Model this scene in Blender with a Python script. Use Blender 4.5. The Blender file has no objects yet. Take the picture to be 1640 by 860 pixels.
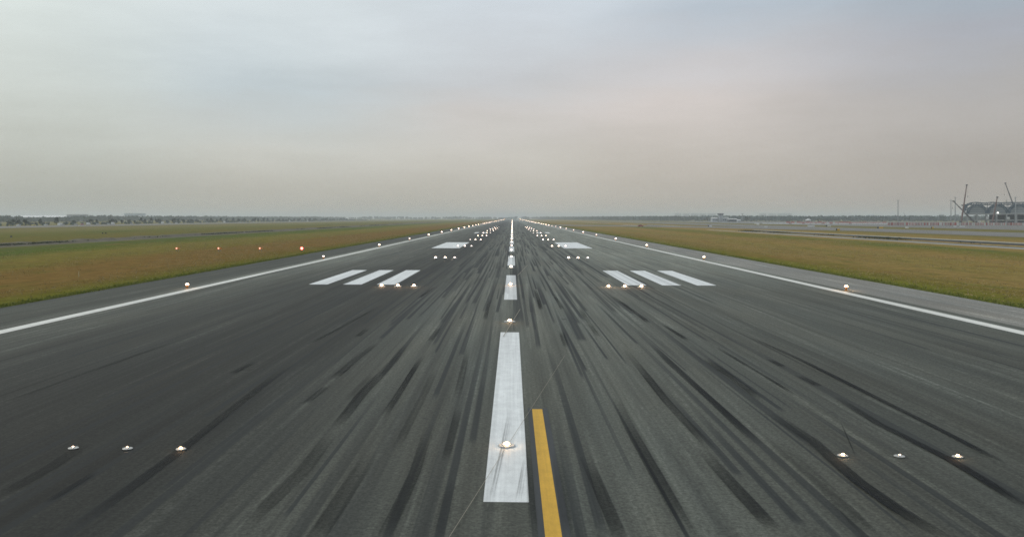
import bpy, bmesh, math, random
import numpy as np
from mathutils import Vector, Matrix
R = math.radians
scene = bpy.context.scene
COL = scene.collection
rng = random.Random(7)

# ------------------------------------------------------------------ camera model
F, CX, HY = 1420.0, 820.5, 349.3          # focal length / vanishing point in photo pixels
CAM = Vector((0.14, 0.0, 6.4))
YAW = R(2.15)
SHX = F*math.tan(YAW)
cam = bpy.data.cameras.new('camera')
cam.sensor_width = 36.0
cam.lens = F/1640*36.0
cam.shift_x = (SHX-(CX-820))/1640
cam.shift_y = -(430-HY)/1640
cam.clip_start = 0.1
cam.clip_end = 60000
co = bpy.data.objects.new('camera', cam)
COL.objects.link(co)
co.location = CAM
co.rotation_euler = (R(90), 0, YAW)
scene.camera = co
_fw = Vector((-math.sin(YAW), math.cos(YAW), 0)); _rt = Vector((math.cos(YAW), math.sin(YAW), 0))

def ray(x, y):
    return _fw + _rt*((x-CX+SHX)/F) + Vector((0, 0, -(y-HY)/F))
def at(x, y, z=0.0):                      # ground point seen at a photo pixel
    d = ray(x, y)
    return CAM + d*((z-CAM.z)/d.z)
def deep(x, y, Y):                        # point on the plane at distance Y
    d = ray(x, y)
    return CAM + d*((Y-CAM.y)/d.y)

# ------------------------------------------------------------------ node helpers
class NT:
    def __init__(s, name, world=None):
        if world is None:
            s.m = bpy.data.materials.new(name); s.m.use_nodes = True
            s.t = s.m.node_tree
        else:
            s.t = world.node_tree
        s.t.nodes.clear()
    def n(s, typ, **kw):
        nd = s.t.nodes.new(typ)
        for k, v in kw.items(): setattr(nd, k, v)
        return nd
    def put(s, sock, v):
        if hasattr(v, 'is_linked') or isinstance(v, bpy.types.NodeSocket): s.t.links.new(v, sock)
        elif isinstance(v, (tuple, list)) and len(v) == 3 and sock.type == 'RGBA': sock.default_value = (*v, 1)
        else: sock.default_value = v
    def math(s, op, a, b=0.0, c=0.0, clamp=False):
        nd = s.n('ShaderNodeMath', operation=op, use_clamp=clamp)
        for i, v in enumerate((a, b, c)): s.put(nd.inputs[i], v)
        return nd.outputs[0]
    def mix(s, f, a, b, mode='MIX'):
        nd = s.n('ShaderNodeMix', data_type='RGBA', blend_type=mode)
        s.put(nd.inputs[0], f); s.put(nd.inputs[6], a); s.put(nd.inputs[7], b)
        return nd.outputs[2]
    def noise(s, vec, scale=1.0, detail=3.0, rough=.5, dist=0.0):
        nd = s.n('ShaderNodeTexNoise')
        s.put(nd.inputs['Vector'], vec); s.put(nd.inputs['Scale'], scale)
        s.put(nd.inputs['Detail'], detail); s.put(nd.inputs['Roughness'], rough); s.put(nd.inputs['Distortion'], dist)
        return nd.outputs['Fac']
    def xyz(s, x, y, z=0.0):
        nd = s.n('ShaderNodeCombineXYZ')
        for i, v in enumerate((x, y, z)): s.put(nd.inputs[i], v)
        return nd.outputs[0]
    def sep(s, v):
        nd = s.n('ShaderNodeSeparateXYZ'); s.put(nd.inputs[0], v)
        return nd.outputs
    def smooth(s, v, a, b, lo=0.0, hi=1.0):
        nd = s.n('ShaderNodeMapRange', interpolation_type='SMOOTHSTEP')
        for i, q in enumerate((v, a, b, lo, hi)): s.put(nd.inputs[i], q)
        return nd.outputs[0]
    def lin(s, v, a, b, lo=0.0, hi=1.0):
        nd = s.n('ShaderNodeMapRange')
        for i, q in enumerate((v, a, b, lo, hi)): s.put(nd.inputs[i], q)
        return nd.outputs[0]
    def ramp(s, v, stops, interp='LINEAR'):
        nd = s.n('ShaderNodeValToRGB'); cr = nd.color_ramp; cr.interpolation = interp
        while len(cr.elements) < len(stops): cr.elements.new(0.5)
        for e, (p, c) in zip(cr.elements, stops):
            e.position = p; e.color = (*c, 1)
        s.put(nd.inputs[0], v)
        return nd.outputs[0]
    def ramp_f(s, v, pts):
        a, b = pts[0][0], pts[-1][0]
        return s.ramp(s.lin(v, a, b), [((p-a)/(b-a), (q, q, q)) for p, q in pts])
    def pos(s):
        return s.n('ShaderNodeNewGeometry').outputs['Position']
    def bsdf(s, color, rough=.8, metal=0.0, spec=.5, bump=None, bstr=.3, bdist=.02):
        nd = s.n('ShaderNodeBsdfPrincipled')
        s.put(nd.inputs['Base Color'], color); s.put(nd.inputs['Roughness'], rough)
        s.put(nd.inputs['Metallic'], metal); s.put(nd.inputs['Specular IOR Level'], spec)
        if bump is not None:
            b = s.n('ShaderNodeBump'); s.put(b.inputs['Height'], bump)
            s.put(b.inputs['Strength'], bstr); s.put(b.inputs['Distance'], bdist)
            s.t.links.new(b.outputs[0], nd.inputs['Normal'])
        return nd.outputs[0]
    def out(s, sh, vol=None):
        o = s.n('ShaderNodeOutputMaterial')
        if sh is not None: s.t.links.new(sh, o.inputs[0])
        if vol is not None: s.t.links.new(vol, o.inputs[1])
        return s.m

def simple(name, col, rough=.6, metal=0.0, var=.18, scale=1.5, spec=.4):
    t = NT(name)
    tc = t.n('ShaderNodeTexCoord').outputs['Object']
    f = t.math('MULTIPLY_ADD', t.noise(tc, scale, 4), 2*var, 1-var)
    c = t.mix(1.0, col, t.xyz(f, f, f), 'MULTIPLY')
    return t.out(t.bsdf(c, rough, metal, spec))

def emit(name, col, strength, sampling='NONE'):
    t = NT(name)
    e = t.n('ShaderNodeEmission'); t.put(e.inputs[0], col); t.put(e.inputs[1], strength)
    m = t.out(e.outputs[0])
    m.cycles.emission_sampling = sampling
    return m

# ------------------------------------------------------------------ materials of the setting
def white(t, a, b):
    nd = t.n('ShaderNodeTexWhiteNoise', noise_dimensions='2D'); t.put(nd.inputs['Vector'], t.xyz(a, b))
    return nd.outputs['Value'], t.sep(nd.outputs['Color'])
def skid_layer(t, X, Y, w, L, seed, th, drift, band):
    """tyre marks: each lane of width w is cut into lengths, some of which carry a mark that starts sharply and fades out"""
    wob = t.math('MULTIPLY_ADD', t.noise(t.xyz(seed*3.7, t.math('MULTIPLY', Y, .008)), 1, 2), 1.3, -.65)
    q = t.math('DIVIDE', t.math('ADD', t.math('MULTIPLY_ADD', Y, drift, X), wob), w)
    lane = t.math('FLOOR', q); fx = t.math('FRACT', q)
    r0, _ = white(t, lane, seed)
    yy = t.math('ADD', t.math('DIVIDE', Y, t.math('MULTIPLY_ADD', r0, L*.9, L*.6)), t.math('MULTIPLY', r0, 37.0))
    seg = t.math('FLOOR', yy); fy = t.math('FRACT', yy)
    v, c = white(t, t.math('ADD', lane, seed*11.3), t.math('ADD', seg, .5))
    amt = t.smooth(t.math('ADD', v, t.math('MULTIPLY_ADD', band, .5, -.5)), th, th+.16)
    half = t.math('MULTIPLY_ADD', c[1], .22, .12)
    cen = t.math('MULTIPLY_ADD', c[0], .30, .35)
    d = t.math('SUBTRACT', half, t.math('ABSOLUTE', t.math('SUBTRACT', fx, cen)))
    prof = t.smooth(d, 0.0, .09)
    fl = t.math('MULTIPLY', fy, t.math('MULTIPLY_ADD', c[2], 1.3, 1.0))
    along = t.math('MULTIPLY', t.smooth(fl, 0.0, .05), t.smooth(fl, 1.0, .30))
    return t.math('MULTIPLY', t.math('MULTIPLY', amt, prof), along)
def streaks(t, X, Y):
    """rubber left by tyres: long streaks along the runway, densest where wheels touch down"""
    ax = t.math('ABSOLUTE', X)
    band = t.math('MULTIPLY', t.smooth(ax, 7.0, 14.5, 1.0, 0.0), t.smooth(Y, 25, 95, .46, 1.0))
    band = t.math('MULTIPLY', band, t.smooth(Y, 900, 1900, 1.0, .4))
    lay = [(.50, 80, 1.0, .28, .003), (.80, 55, 2.0, .42, -.004), (.42, 40, 3.0, .36, .0), (1.00, 130, 4.0, .34, .0015), (.62, 95, 5.0, .32, -.002)]
    s = None
    for w, L, sd, th, dr in lay:
        k = t.math('MULTIPLY', skid_layer(t, X, Y, w, L, sd, th, dr, band), .76)
        s = k if s is None else t.math('SUBTRACT', t.math('ADD', s, k), t.math('MULTIPLY', s, k))
    fine = t.noise(t.xyz(t.math('MULTIPLY', X, 9), t.math('MULTIPLY', Y, .06), 8.7), 1, 3, .6)
    s = t.math('MULTIPLY', s, t.math('MULTIPLY_ADD', fine, .9, .50))
    c = t.noise(t.xyz(t.math('MULTIPLY', X, .9), t.math('MULTIPLY', Y, .006), 5.2), 1, 4, .65)
    s = t.math('ADD', s, t.math('MULTIPLY', band, t.math('MULTIPLY', t.smooth(c, .35, .68), .34)))
    return t.math('MULTIPLY', s, 1.0, clamp=True)

def asphalt(name, base, rubber=1.0, seams=True, lines=1.0):
    t = NT(name)
    P = t.pos(); X, Y, Z = t.sep(P)
    fine = t.noise(P, 24, 4, .85)
    grit = t.noise(P, 4.5, 6, .88)
    agg = t.noise(P, 11, 2, .6)
    blot = t.noise(t.xyz(t.math('MULTIPLY', X, .22), t.math('MULTIPLY', Y, .05)), 1, 4, .6)
    lng = t.noise(t.xyz(t.math('MULTIPLY', X, 1.1), t.math('MULTIPLY', Y, .012), 2.0), 1, 4, .65)
    lng2 = t.noise(t.xyz(t.math('MULTIPLY', X, 5.5), t.math('MULTIPLY', Y, .035), 4.0), 1, 3, .6)
    lane = t.noise(t.xyz(t.math('MULTIPLY', X, .16), t.math('MULTIPLY', Y, .0016), 9.0), 1, 3, .5)
    v = t.math('MULTIPLY_ADD', lng, 1.3*lines, 1-.66*lines)
    v = t.math('MULTIPLY', v, t.math('MULTIPLY_ADD', lng2, .85, .57))
    v = t.math('MULTIPLY', v, t.math('MULTIPLY_ADD', blot, .55, .73))
    v = t.math('MULTIPLY', v, t.math('MULTIPLY_ADD', lane, .6, .70))
    v = t.math('MULTIPLY', v, t.math('MULTIPLY_ADD', fine, 1.9, .05))
    # pale scuffs drawn along the lanes
    sc1 = t.noise(t.xyz(t.math('MULTIPLY', X, 2.2), t.math('MULTIPLY', Y, .045), 41), 1, 5, .7)
    v = t.math('MULTIPLY', v, t.math('MULTIPLY_ADD', t.math('MULTIPLY', t.smooth(sc1, .50, .70), t.smooth(t.math('ABSOLUTE', X), 5, 12, .45, .70)), t.math('MULTIPLY', t.smooth(t.noise(P, 2.2, 4, .75), .35, .6), 1.3), .93))
    v = t.math('MULTIPLY', v, t.math('MULTIPLY', t.math('MULTIPLY_ADD', grit, 1.5, .25), t.math('MULTIPLY_ADD', t.smooth(agg, .3, .7), .5, .75)))
    if seams:     # joints between the paved lanes, wavy and broken
        w = t.math('MULTIPLY_ADD', t.noise(t.xyz(0.0, t.math('MULTIPLY', Y, .03), 1.0), 1, 2), .35, X)
        d = t.math('ABSOLUTE', t.math('SUBTRACT', t.math('FRACT', t.math('MULTIPLY', t.math('ADD', w, 60.4), 1/4.45)), .5))
        sm = t.smooth(d, .0, .030, 1.0, 0.0)
        brk = t.smooth(t.noise(t.xyz(t.math('MULTIPLY', X, .2), t.math('MULTIPLY', Y, .02), 6.0), 1, 2), .40, .6)
        out = t.smooth(t.math('ABSOLUTE', X), 9, 14, .25, 1.0)
        v = t.math('MULTIPLY', v, t.math('MULTIPLY_ADD', t.math('MULTIPLY', t.math('MULTIPLY', sm, brk), out), -.62, 1.0))
    if rubber:    # paving tone outside the wheel tracks, with lens vignette painted darkest on left lanes
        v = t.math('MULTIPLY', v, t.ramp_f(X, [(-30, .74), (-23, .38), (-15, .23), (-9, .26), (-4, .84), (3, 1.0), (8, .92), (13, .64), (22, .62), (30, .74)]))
        v = t.math('MULTIPLY', v, t.math('MULTIPLY', t.smooth(Y, 15, 70, .90, 1.45), t.math('ADD', 1.0, t.math('MULTIPLY', t.smooth(Y, 65, 150, 0, .9), t.smooth(t.math('ABSOLUTE', X), 8, 15)))))  # near end painted darker; outer lanes lightened with distance like haze and grazing reflection
    hue = t.noise(t.xyz(t.math('MULTIPLY', X, .4), t.math('MULTIPLY', Y, .06), 12.0), 1, 3)
    bc = t.mix(hue, tuple(c*k for c, k in zip(base, (1.06, 1.0, .93))), tuple(c*k for c, k in zip(base, (.93, 1.0, 1.06))))
    col = t.mix(1.0, bc, t.xyz(v, v, v), 'MULTIPLY')
    if rubber:
        s = t.math('MULTIPLY', streaks(t, X, Y), rubber*.93)
        col = t.mix(s, col, (.022, .026, .027))
        spot = t.smooth(t.noise(t.xyz(t.math('MULTIPLY', X, 1.0), t.math('MULTIPLY', Y, .45), 31), 1, 3, .6), .70, .76, 0, .6)
        col = t.mix(spot, col, (.03, .033, .033))
    h = t.math('ADD', fine, grit)
    return t.out(t.bsdf(col, .86, 0, .22, h, .15, .006))

def paint(name, base, wear=.5):
    t = NT(name)
    P = t.pos(); X, Y, Z = t.sep(P)
    g = t.noise(t.xyz(t.math('MULTIPLY', X, 13), t.math('MULTIPLY', Y, .10)), 1, 4, .7)
    g2 = t.noise(t.xyz(t.math('MULTIPLY', X, 3), t.math('MULTIPLY', Y, .05), 4), 1, 3, .6)
    fine = t.noise(P, 20, 3, .7)
    v = t.math('MULTIPLY', t.math('MULTIPLY_ADD', g, .5, .74), t.math('MULTIPLY_ADD', fine, .3, .85))
    v = t.math('MULTIPLY', v, t.math('MULTIPLY_ADD', g2, .55, .72))
    crack = t.noise(t.xyz(t.math('MULTIPLY', X, 2.0), t.math('MULTIPLY', Y, 1.3), 7), 1, 6, .8)
    v = t.math('MULTIPLY', v, t.math('MULTIPLY_ADD', crack, .7, .65))
    col = t.mix(1.0, base, t.xyz(v, v, v), 'MULTIPLY')
    s = t.math('MULTIPLY', streaks(t, X, Y), .62*wear)
    col = t.mix(s, col, (.07, .075, .08))
    chip = t.smooth(t.noise(P, 9, 4, .75), .66, .74, 0, .6*wear)
    col = t.mix(chip, col, (.12, .12, .12))
    return t.out(t.bsdf(col, .7, 0, .4, fine, .3, .004))

M = {}
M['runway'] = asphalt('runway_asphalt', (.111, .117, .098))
M['shoulder_dark'] = asphalt('weathered_shoulder_asphalt', (.066, .071, .058), 0, True, 1.25)
M['shoulder_pale'] = asphalt('pale_shoulder_asphalt', (.232, .228, .205), 0, False, .6)
M['apron'] = asphalt('apron_concrete', (.195, .188, .172), 0, False, .6)
M['road'] = asphalt('dusty_road', (.20, .19, .175), 0, False)
M['white_paint'] = paint('white_runway_paint', (.74, .765, .755))
M['edge_paint'] = paint('edge_line_paint', (.70, .70, .65), .8)
M['yellow_paint'] = paint('yellow_taxi_paint', (.62, .36, .035), .5)
M['black_paint'] = paint('black_border_paint', (.035, .04, .042), 0)
M['cut'] = simple('cable_slot_sealant', (.30, .27, .215), .8)

def ground_material():
    t = NT('dry_and_green_grass')
    P = t.pos(); X, Y, Z = t.sep(P)
    big = t.noise(t.xyz(t.math('MULTIPLY', X, .045), t.math('MULTIPLY', Y, .010)), 1, 4, .6)
    xw = t.math('ADD', X, t.math('MULTIPLY_ADD', big, 16, -8))
    ax = t.math('ABSOLUTE', X)
    wx = t.smooth(ax, 37.5, 50)                       # straight edge by the runway, wandering bands further out
    xx = t.math('ADD', t.math('MULTIPLY', X, t.math('SUBTRACT', 1.0, wx)), t.math('MULTIPLY', xw, wx))
    g = (.064, .098, .026); yg = (.135, .130, .044); br = (.186, .130, .062); br2 = (.205, .158, .082)
    gg = (.078, .112, .050); dull = (.165, .165, .095); soil = (.12, .105, .078); edge = (.115, .140, .030)
    def q(x): return (x+420)/840
    stops = [(q(-420), dull), (q(-330), (.135, .128, .07)), (q(-250), dull), (q(-190), (.115, .128, .05)), (q(-140), (.13, .125, .055)),
             (q(-118), (.12, .125, .05)), (q(-104), gg), (q(-92), (.085, .12, .036)), (q(-82), (.165, .155, .058)), (q(-66), (.165, .150, .056)), (q(-60), br),
             (q(-46), br), (q(-41), (.14, .118, .045)), (q(-38), edge), (q(0), edge), (q(38), edge), (q(42), (.14, .125, .045)), (q(50), br2), (q(62), (.185, .160, .072)),
             (q(74), (.21, .155, .08)), (q(84), (.125, .122, .045)), (q(94), (.105, .118, .042)), (q(101), br2), (q(106), br2), (q(136), br2), (q(165), (.125, .118, .052)),
             (q(235), (.13, .12, .055)), (q(270), (.11, .115, .055)), (q(420), dull)]
    c = t.ramp(t.math('MULTIPLY_ADD', xx, 1/840, .5), stops)
    m1 = t.noise(t.xyz(t.math('MULTIPLY', X, .30), t.math('MULTIPLY', Y, .055), 5), 1, 5, .65)
    c = t.mix(t.smooth(m1, .50, .72, 0, .75), c, (.105, .122, .040))
    m2 = t.noise(t.xyz(t.math('MULTIPLY', X, .22), t.math('MULTIPLY', Y, .03), 15), 1, 4, .6)
    c = t.mix(t.smooth(m2, .50, .74, 0, .8), c, (.185, .130, .068))
    gp = t.noise(t.xyz(t.math('MULTIPLY', X, .06), t.math('MULTIPLY', Y, .011), 25), 1, 4, .6)
    away = t.smooth(ax, 70, 88)
    c = t.mix(t.math('MULTIPLY', t.smooth(gp, .55, .68, 0, .6), away), c, (.055, .100, .042))
    f1 = t.noise(P, 1.3, 4, .75); f2 = t.noise(P, 6, 3, .75)
    f3 = t.noise(t.xyz(t.math('MULTIPLY', X, .5), t.math('MULTIPLY', Y, .22), 3), 1, 4, .7)
    v = t.math('MULTIPLY', t.math('MULTIPLY_ADD', f1, 1.1, .45), t.math('MULTIPLY_ADD', f2, 1.0, .5))
    v = t.math('MULTIPLY', v, t.math('MULTIPLY_ADD', f3, 1.1, .45))
    c = t.mix(1.0, c, t.xyz(v, v, v), 'MULTIPLY')
    tone = t.math('MULTIPLY', t.smooth(X, -60, 60, 1.07, 1.25), t.smooth(ax, 55, 90, 1.0, 1.14))
    c = t.mix(1.0, c, t.xyz(t.math('MULTIPLY', tone, .99), t.math('MULTIPLY', tone, .90), t.math('MULTIPLY', tone, .62)), 'MULTIPLY')
    return t.out(t.bsdf(c, 1.0, 0, 0.0))
M['ground'] = ground_material()

def leaf_mat(name, a, b):
    t = NT(name)
    P = t.pos()
    f = t.noise(P, .45, 3, .7)
    f2 = t.noise(P, 2.2, 2, .6)
    c = t.mix(t.smooth(t.math('MULTIPLY_ADD', f2, .5, t.math('MULTIPLY', f, .6)), .35, .75), a, b)
    return t.out(t.bsdf(c, .8, 0, .2))
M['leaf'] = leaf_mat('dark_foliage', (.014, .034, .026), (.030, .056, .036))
M['leaf2'] = leaf_mat('haze_tinted_foliage', (.075, .115, .105), (.105, .145, .125))  # pale blue of distant haze is mixed into this leaf colour
M['blade'] = leaf_mat('grass_blades', (.12, .16, .022), (.21, .21, .05))
M['straw'] = leaf_mat('dry_grass_blades', (.27, .22, .10), (.42, .33, .155))
M['reed'] = leaf_mat('ditch_reeds', (.020, .034, .018), (.055, .075, .030))
M['bark'] = simple('tree_bark', (.09, .07, .05), .9)
M['white'] = simple('white_metal', (.74, .75, .74), .5)
M['offwhite'] = simple('offwhite_render', (.58, .58, .55), .8)
M['cream'] = simple('cream_post_paint', (.50, .46, .30), .7)
M['grey'] = simple('galvanised_steel', (.34, .36, .37), .5, .4)
M['lamp_grey'] = simple('lamp_housing_steel', (.48, .48, .46), .45, .3, var=.5, scale=9)
M['dark'] = simple('dark_grey_steel', (.055, .06, .065), .6)
M['steel'] = simple('blue_grey_steelwork', (.030, .070, .100), .7)
M['concrete'] = simple('site_concrete', (.33, .34, .33), .85)
M['membrane'] = simple('pale_roof_membrane', (.36, .39, .395), .8)
M['shade'] = simple('dark_interior', (.05, .06, .07), .9)
M['red'] = simple('faded_red_panel', (.46, .10, .075), .6)
M['redcar'] = simple('red_car_paint', (.38, .045, .04), .35)
M['orange'] = simple('orange_lamp_body', (.62, .24, .03), .5)
M['sign_yellow'] = simple('yellow_sign_face', (.68, .42, .04), .5)
M['black'] = simple('black_plastic', (.025, .025, .027), .6)
M['glass'] = simple('dark_window_glass', (.04, .055, .065), .12)
M['yellowcar'] = simple('yellow_car_paint', (.68, .55, .10), .35)
M['silvercar'] = simple('silver_car_paint', (.50, .52, .53), .35, .3)
M['bluebld'] = simple('pale_blue_cladding', (.46, .54, .60), .7)
M['tower_wall'] = simple('grey_tower_render', (.40, .43, .46), .8)
M['roofgrey'] = simple('grey_metal_roof', (.30, .32, .33), .6)
M['soil'] = simple('ditch_soil', (.105, .092, .060), .95, var=.8, scale=.35)
M['mud'] = simple('dark_wet_mud', (.040, .042, .036), .9, var=.5, scale=.4)
M['lining'] = simple('pale_ditch_lining', (.42, .42, .38), .9, var=.35, scale=.35)
M['water'] = simple('dark_ditch_water', (.045, .050, .042), .45, var=.3, scale=.2)
M['boom_dark'] = simple('dark_crane_boom', (.075, .070, .070), .6)
M['boom_red'] = simple('rusty_red_crane_boom', (.15, .080, .065), .6)
M['sitelight'] = emit('site_floodlight', (1, .97, .9), 6.0)
WARM = (1.0, .86, .70)
M['lens_near'] = emit('lit_lamp_lens_near', (1.0, .62, .32), 120.0, 'FRONT')
M['lens_nearb'] = emit('lit_lamp_lens_near_softer', (1.0, .68, .42), 70.0, 'FRONT')
M['lens_glow'] = emit('lit_lamp_lens_glowing', (1.0, .60, .32), 120.0, 'FRONT')
M['lens_glowb'] = emit('lit_lamp_lens_softer', (1.0, .70, .46), 70.0, 'FRONT')
M['lens_a'] = emit('lit_lamp_lens_bright', (1.0, .78, .58), 40.0)
M['lens_b'] = emit('lit_lamp_lens_medium', (1.0, .76, .64), 14.0)
M['lens_c'] = emit('lit_lamp_lens_dim', (1.0, .84, .76), 4.0)
M['lens_y'] = emit('lit_lamp_lens_amber', (1.0, .62, .34), 16.0)
M['lens_r'] = emit('lit_lamp_lens_red', (1.0, .16, .12), 9.0)
M['lens_rd'] = emit('lit_lamp_lens_red_dim', (1.0, .42, .30), 2.2)

# ------------------------------------------------------------------ mesh helpers
class MB:
    def __init__(s): s.v = []; s.f = []
    def add(s, vs, fs):
        o = len(s.v); s.v += [tuple(v) for v in vs]; s.f += [tuple(i+o for i in f) for f in fs]
        return s
    def box(s, c, d, rz=0, taper=1.0):
        hx, hy, hz = d[0]/2, d[1]/2, d[2]/2
        cs, sn = math.cos(rz), math.sin(rz)
        vs = []
        for z, k in ((-hz, 1), (hz, taper)):
            for x, y in ((-hx, -hy), (hx, -hy), (hx, hy), (-hx, hy)):
                x, y = x*k, y*k
                vs.append((c[0]+x*cs-y*sn, c[1]+x*sn+y*cs, c[2]+z))
        return s.add(vs, [(3, 2, 1, 0), (4, 5, 6, 7), (0, 1, 5, 4), (1, 2, 6, 5), (2, 3, 7, 6), (3, 0, 4, 7)])
    def tube(s, a, b, r0, r1=None, n=6):
        a, b = Vector(a), Vector(b); r1 = r0 if r1 is None else r1
        w = (b-a).normalized()
        u = w.cross(Vector((0, 0, 1)) if abs(w.z) < .9 else Vector((1, 0, 0))).normalized(); v = w.cross(u)
        vs = []
        for p, r in ((a, r0), (b, r1)):
            for i in range(n):
                t = 2*math.pi*(i+.5)/n
                vs.append(p+u*(r*math.cos(t))+v*(r*math.sin(t)))
        fs = [(i, (i+1) % n, n+(i+1) % n, n+i) for i in range(n)]
        fs += [tuple(range(n-1, -1, -1)), tuple(range(n, 2*n))]
        return s.add(vs, fs)
    def lathe(s, prof, n=16, c=(0, 0, 0), sx=1.0, sy=1.0):
        vs = []; fs = []
        for r, z in prof:
            for i in range(n):
                t = 2*math.pi*i/n
                vs.append((c[0]+r*math.cos(t)*sx, c[1]+r*math.sin(t)*sy, c[2]+z))
        for k in range(len(prof)-1):
            for i in range(n):
                fs.append((k*n+i, k*n+(i+1) % n, (k+1)*n+(i+1) % n, (k+1)*n+i))
        fs.append(tuple(range(n-1, -1, -1))); fs.append(tuple((len(prof)-1)*n+i for i in range(n)))
        return s.add(vs, fs)
    def sheet(s, pts, z):
        return s.add([(p[0], p[1], z) for p in pts], [tuple(range(len(pts)))])
    def mesh(s, name, mat):
        me = bpy.data.meshes.new(name); me.from_pydata(s.v, [], s.f); me.update()
        if mat is not None: me.materials.append(mat)
        return me
    def build(s, name, mat, parent=None):
        return link(name, s.mesh(name, mat), parent)

def link(name, me, parent=None, loc=None):
    o = bpy.data.objects.new(name, me); COL.objects.link(o)
    if parent is not None: o.parent = parent
    if loc is not None: o.location = loc
    return o
def thing(name, label, cat, loc=(0, 0, 0), rz=0, group=None):
    o = bpy.data.objects.new(name, None); COL.objects.link(o)
    o.location = loc; o.rotation_euler = (0, 0, rz); o.empty_display_size = .5
    o['label'] = label; o['category'] = cat
    if group: o['group'] = group
    return o
def structure(o, label, cat):
    o['kind'] = 'structure'; o['label'] = label; o['category'] = cat
    return o
def stuff(o, label, cat):
    o['kind'] = 'stuff'; o['label'] = label; o['category'] = cat
    return o
def dup(root, loc, rz=None, label=None, group=None, mats=None, scale=1.0):
    r = root.copy(); COL.objects.link(r); r.location = loc; r.scale = (scale,)*3
    if rz is not None: r.rotation_euler = (0, 0, rz)
    if label: r['label'] = label
    if group: r['group'] = group
    for ch in root.children:
        c = ch.copy(); COL.objects.link(c); c.parent = r
        if mats and ch.name.split('.')[0] in mats:
            c.data = mats[ch.name.split('.')[0]]
        for g in ch.children:
            d = g.copy(); COL.objects.link(d); d.parent = c
    return r

# ------------------------------------------------------------------ ground and pavements
RW = 30.0; RY0, RY1 = -60.0, 3720.0
RDIT = [(-60, 488), (680, 858), (1150, 1320)]
def ditch_depth(Y, segs, ramp=12):
    d = 0
    for a, b in segs:
        d = max(d, min(1, (Y-a)/ramp if a > 0 else 1, (b-Y)/ramp))
    return max(0, d)
xs = [-14000, -4000, -1200, -420, -200, -130, -126, -122, -114, -111, -109, -60, -36.0, 0, 36.0, 60, 105.5, 108, 112, 124, 127, 129, 200, 420, 1200, 4000, 14000]
ys = [-400, -60] + list(range(-40, 1600, 8)) + [1700, 2200, 3000, 4500, 7000, 10000, 14000]
LDIT = [(-60, 1500)]
GZ = -.05
vs, fs = [], []
for y in ys:
    dr = ditch_depth(y, RDIT); dl = ditch_depth(y, LDIT)
    for x in xs:
        z = GZ
        if x in (112, 124): z = GZ-.75*dr
        if x == 108 or x == 127: z = GZ-.12*dr
        if x in (-114, -122): z = GZ-.8*dl
        if x in (-126, -130): z = GZ+.28*dl*(1 if x == -126 else .3)
        vs.append((x, y, z))
n = len(xs)
for j in range(len(ys)-1):
    for i in range(n-1):
        fs.append((j*n+i, j*n+i+1, (j+1)*n+i+1, (j+1)*n+i))
structure(MB().add(vs, fs).build('ground', M['ground']), 'flat airfield grass, brown with green bands, reaching to the horizon', 'ground')

def strip(x0, x1, y0, y1, z=0.0):
    return MB().sheet([(x0, y0), (x1, y0), (x1, y1), (x0, y1)], z)
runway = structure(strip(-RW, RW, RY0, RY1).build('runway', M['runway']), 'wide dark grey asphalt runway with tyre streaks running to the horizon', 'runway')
structure(strip(-36.3, -RW, RY0, RY1).build('runway_shoulder', M['shoulder_dark']), 'dark weathered paved shoulder along the left runway edge', 'shoulder')
structure(strip(RW, 36.3, RY0, RY1).build('runway_shoulder', M['shoulder_pale']), 'pale grey paved shoulder along the right runway edge', 'shoulder')
structure(strip(-395, -326, 100, 4200, -.02).build('road', M['road']), 'wide dusty grey road beyond the left grass field', 'road')
structure(strip(170, 221, -60, 1750, 0).build('taxiway', M['apron']), 'pale grey taxiway parallel to the runway on the right', 'taxiway')
structure(MB().sheet([(36.3, 738), (60, 702), (101, 648), (140, 540), (170, 450), (170, 640), (101, 770), (36.3, 850)], 0).build('exit_taxiway', M['apron']),
          'pale exit taxiway curving off the right side of the runway', 'taxiway')
structure(MB().sheet([(270, -60), (700, -60), (700, 1500), (270, 1750)], 0).build('apron', M['apron']), 'wide grey concrete apron in front of the striped hoarding', 'apron')

# painted markings: parts of the runway
PZ = .007
def mark(name, x0, x1, y0, y1, mat, z=PZ, label=None):
    o = strip(x0, x1, y0, y1, z).build(name, mat, runway)
    if label: o['label'] = label
    return o
for s in (-1, 1):
    mark('edge_line', s*28.6-.45, s*28.6+.45, RY0, RY1, M['edge_paint'])
    for a in (11.1, 14.4, 17.7):
        mark('touchdown_zone_stripe', *sorted((s*a, s*(a+1.8))), 84.9, 108.4, M['white_paint'])
    mark('aiming_point_block', *sorted((s*11.1, s*17.1)), 188, 233, M['white_paint'])
    for a in (11.1, 14.4):
        mark('touchdown_zone_stripe', *sorted((s*a, s*(a+1.8))), 373, 397, M['white_paint'])
    for y in (522, 672):
        mark('touchdown_zone_stripe', *sorted((s*11.1, s*12.9)), y, y+23, M['white_paint'])
y = 20.0; k = 0
while y < 3650:
    mark('centreline_stripe', -.515, .515, y, y+(29.7), M['white_paint'])
    y += 49.6; k += 1
# yellow lead line with its black border
mark('taxi_lead_line', .80, 1.14, -40, 29.75, M['yellow_paint'], .011)
mark('taxi_line_border', .66, .80, -40, 29.95, M['black_paint'], .008)
mark('taxi_line_border', 1.14, 1.32, -40, 29.95, M['black_paint'], .008)
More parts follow.
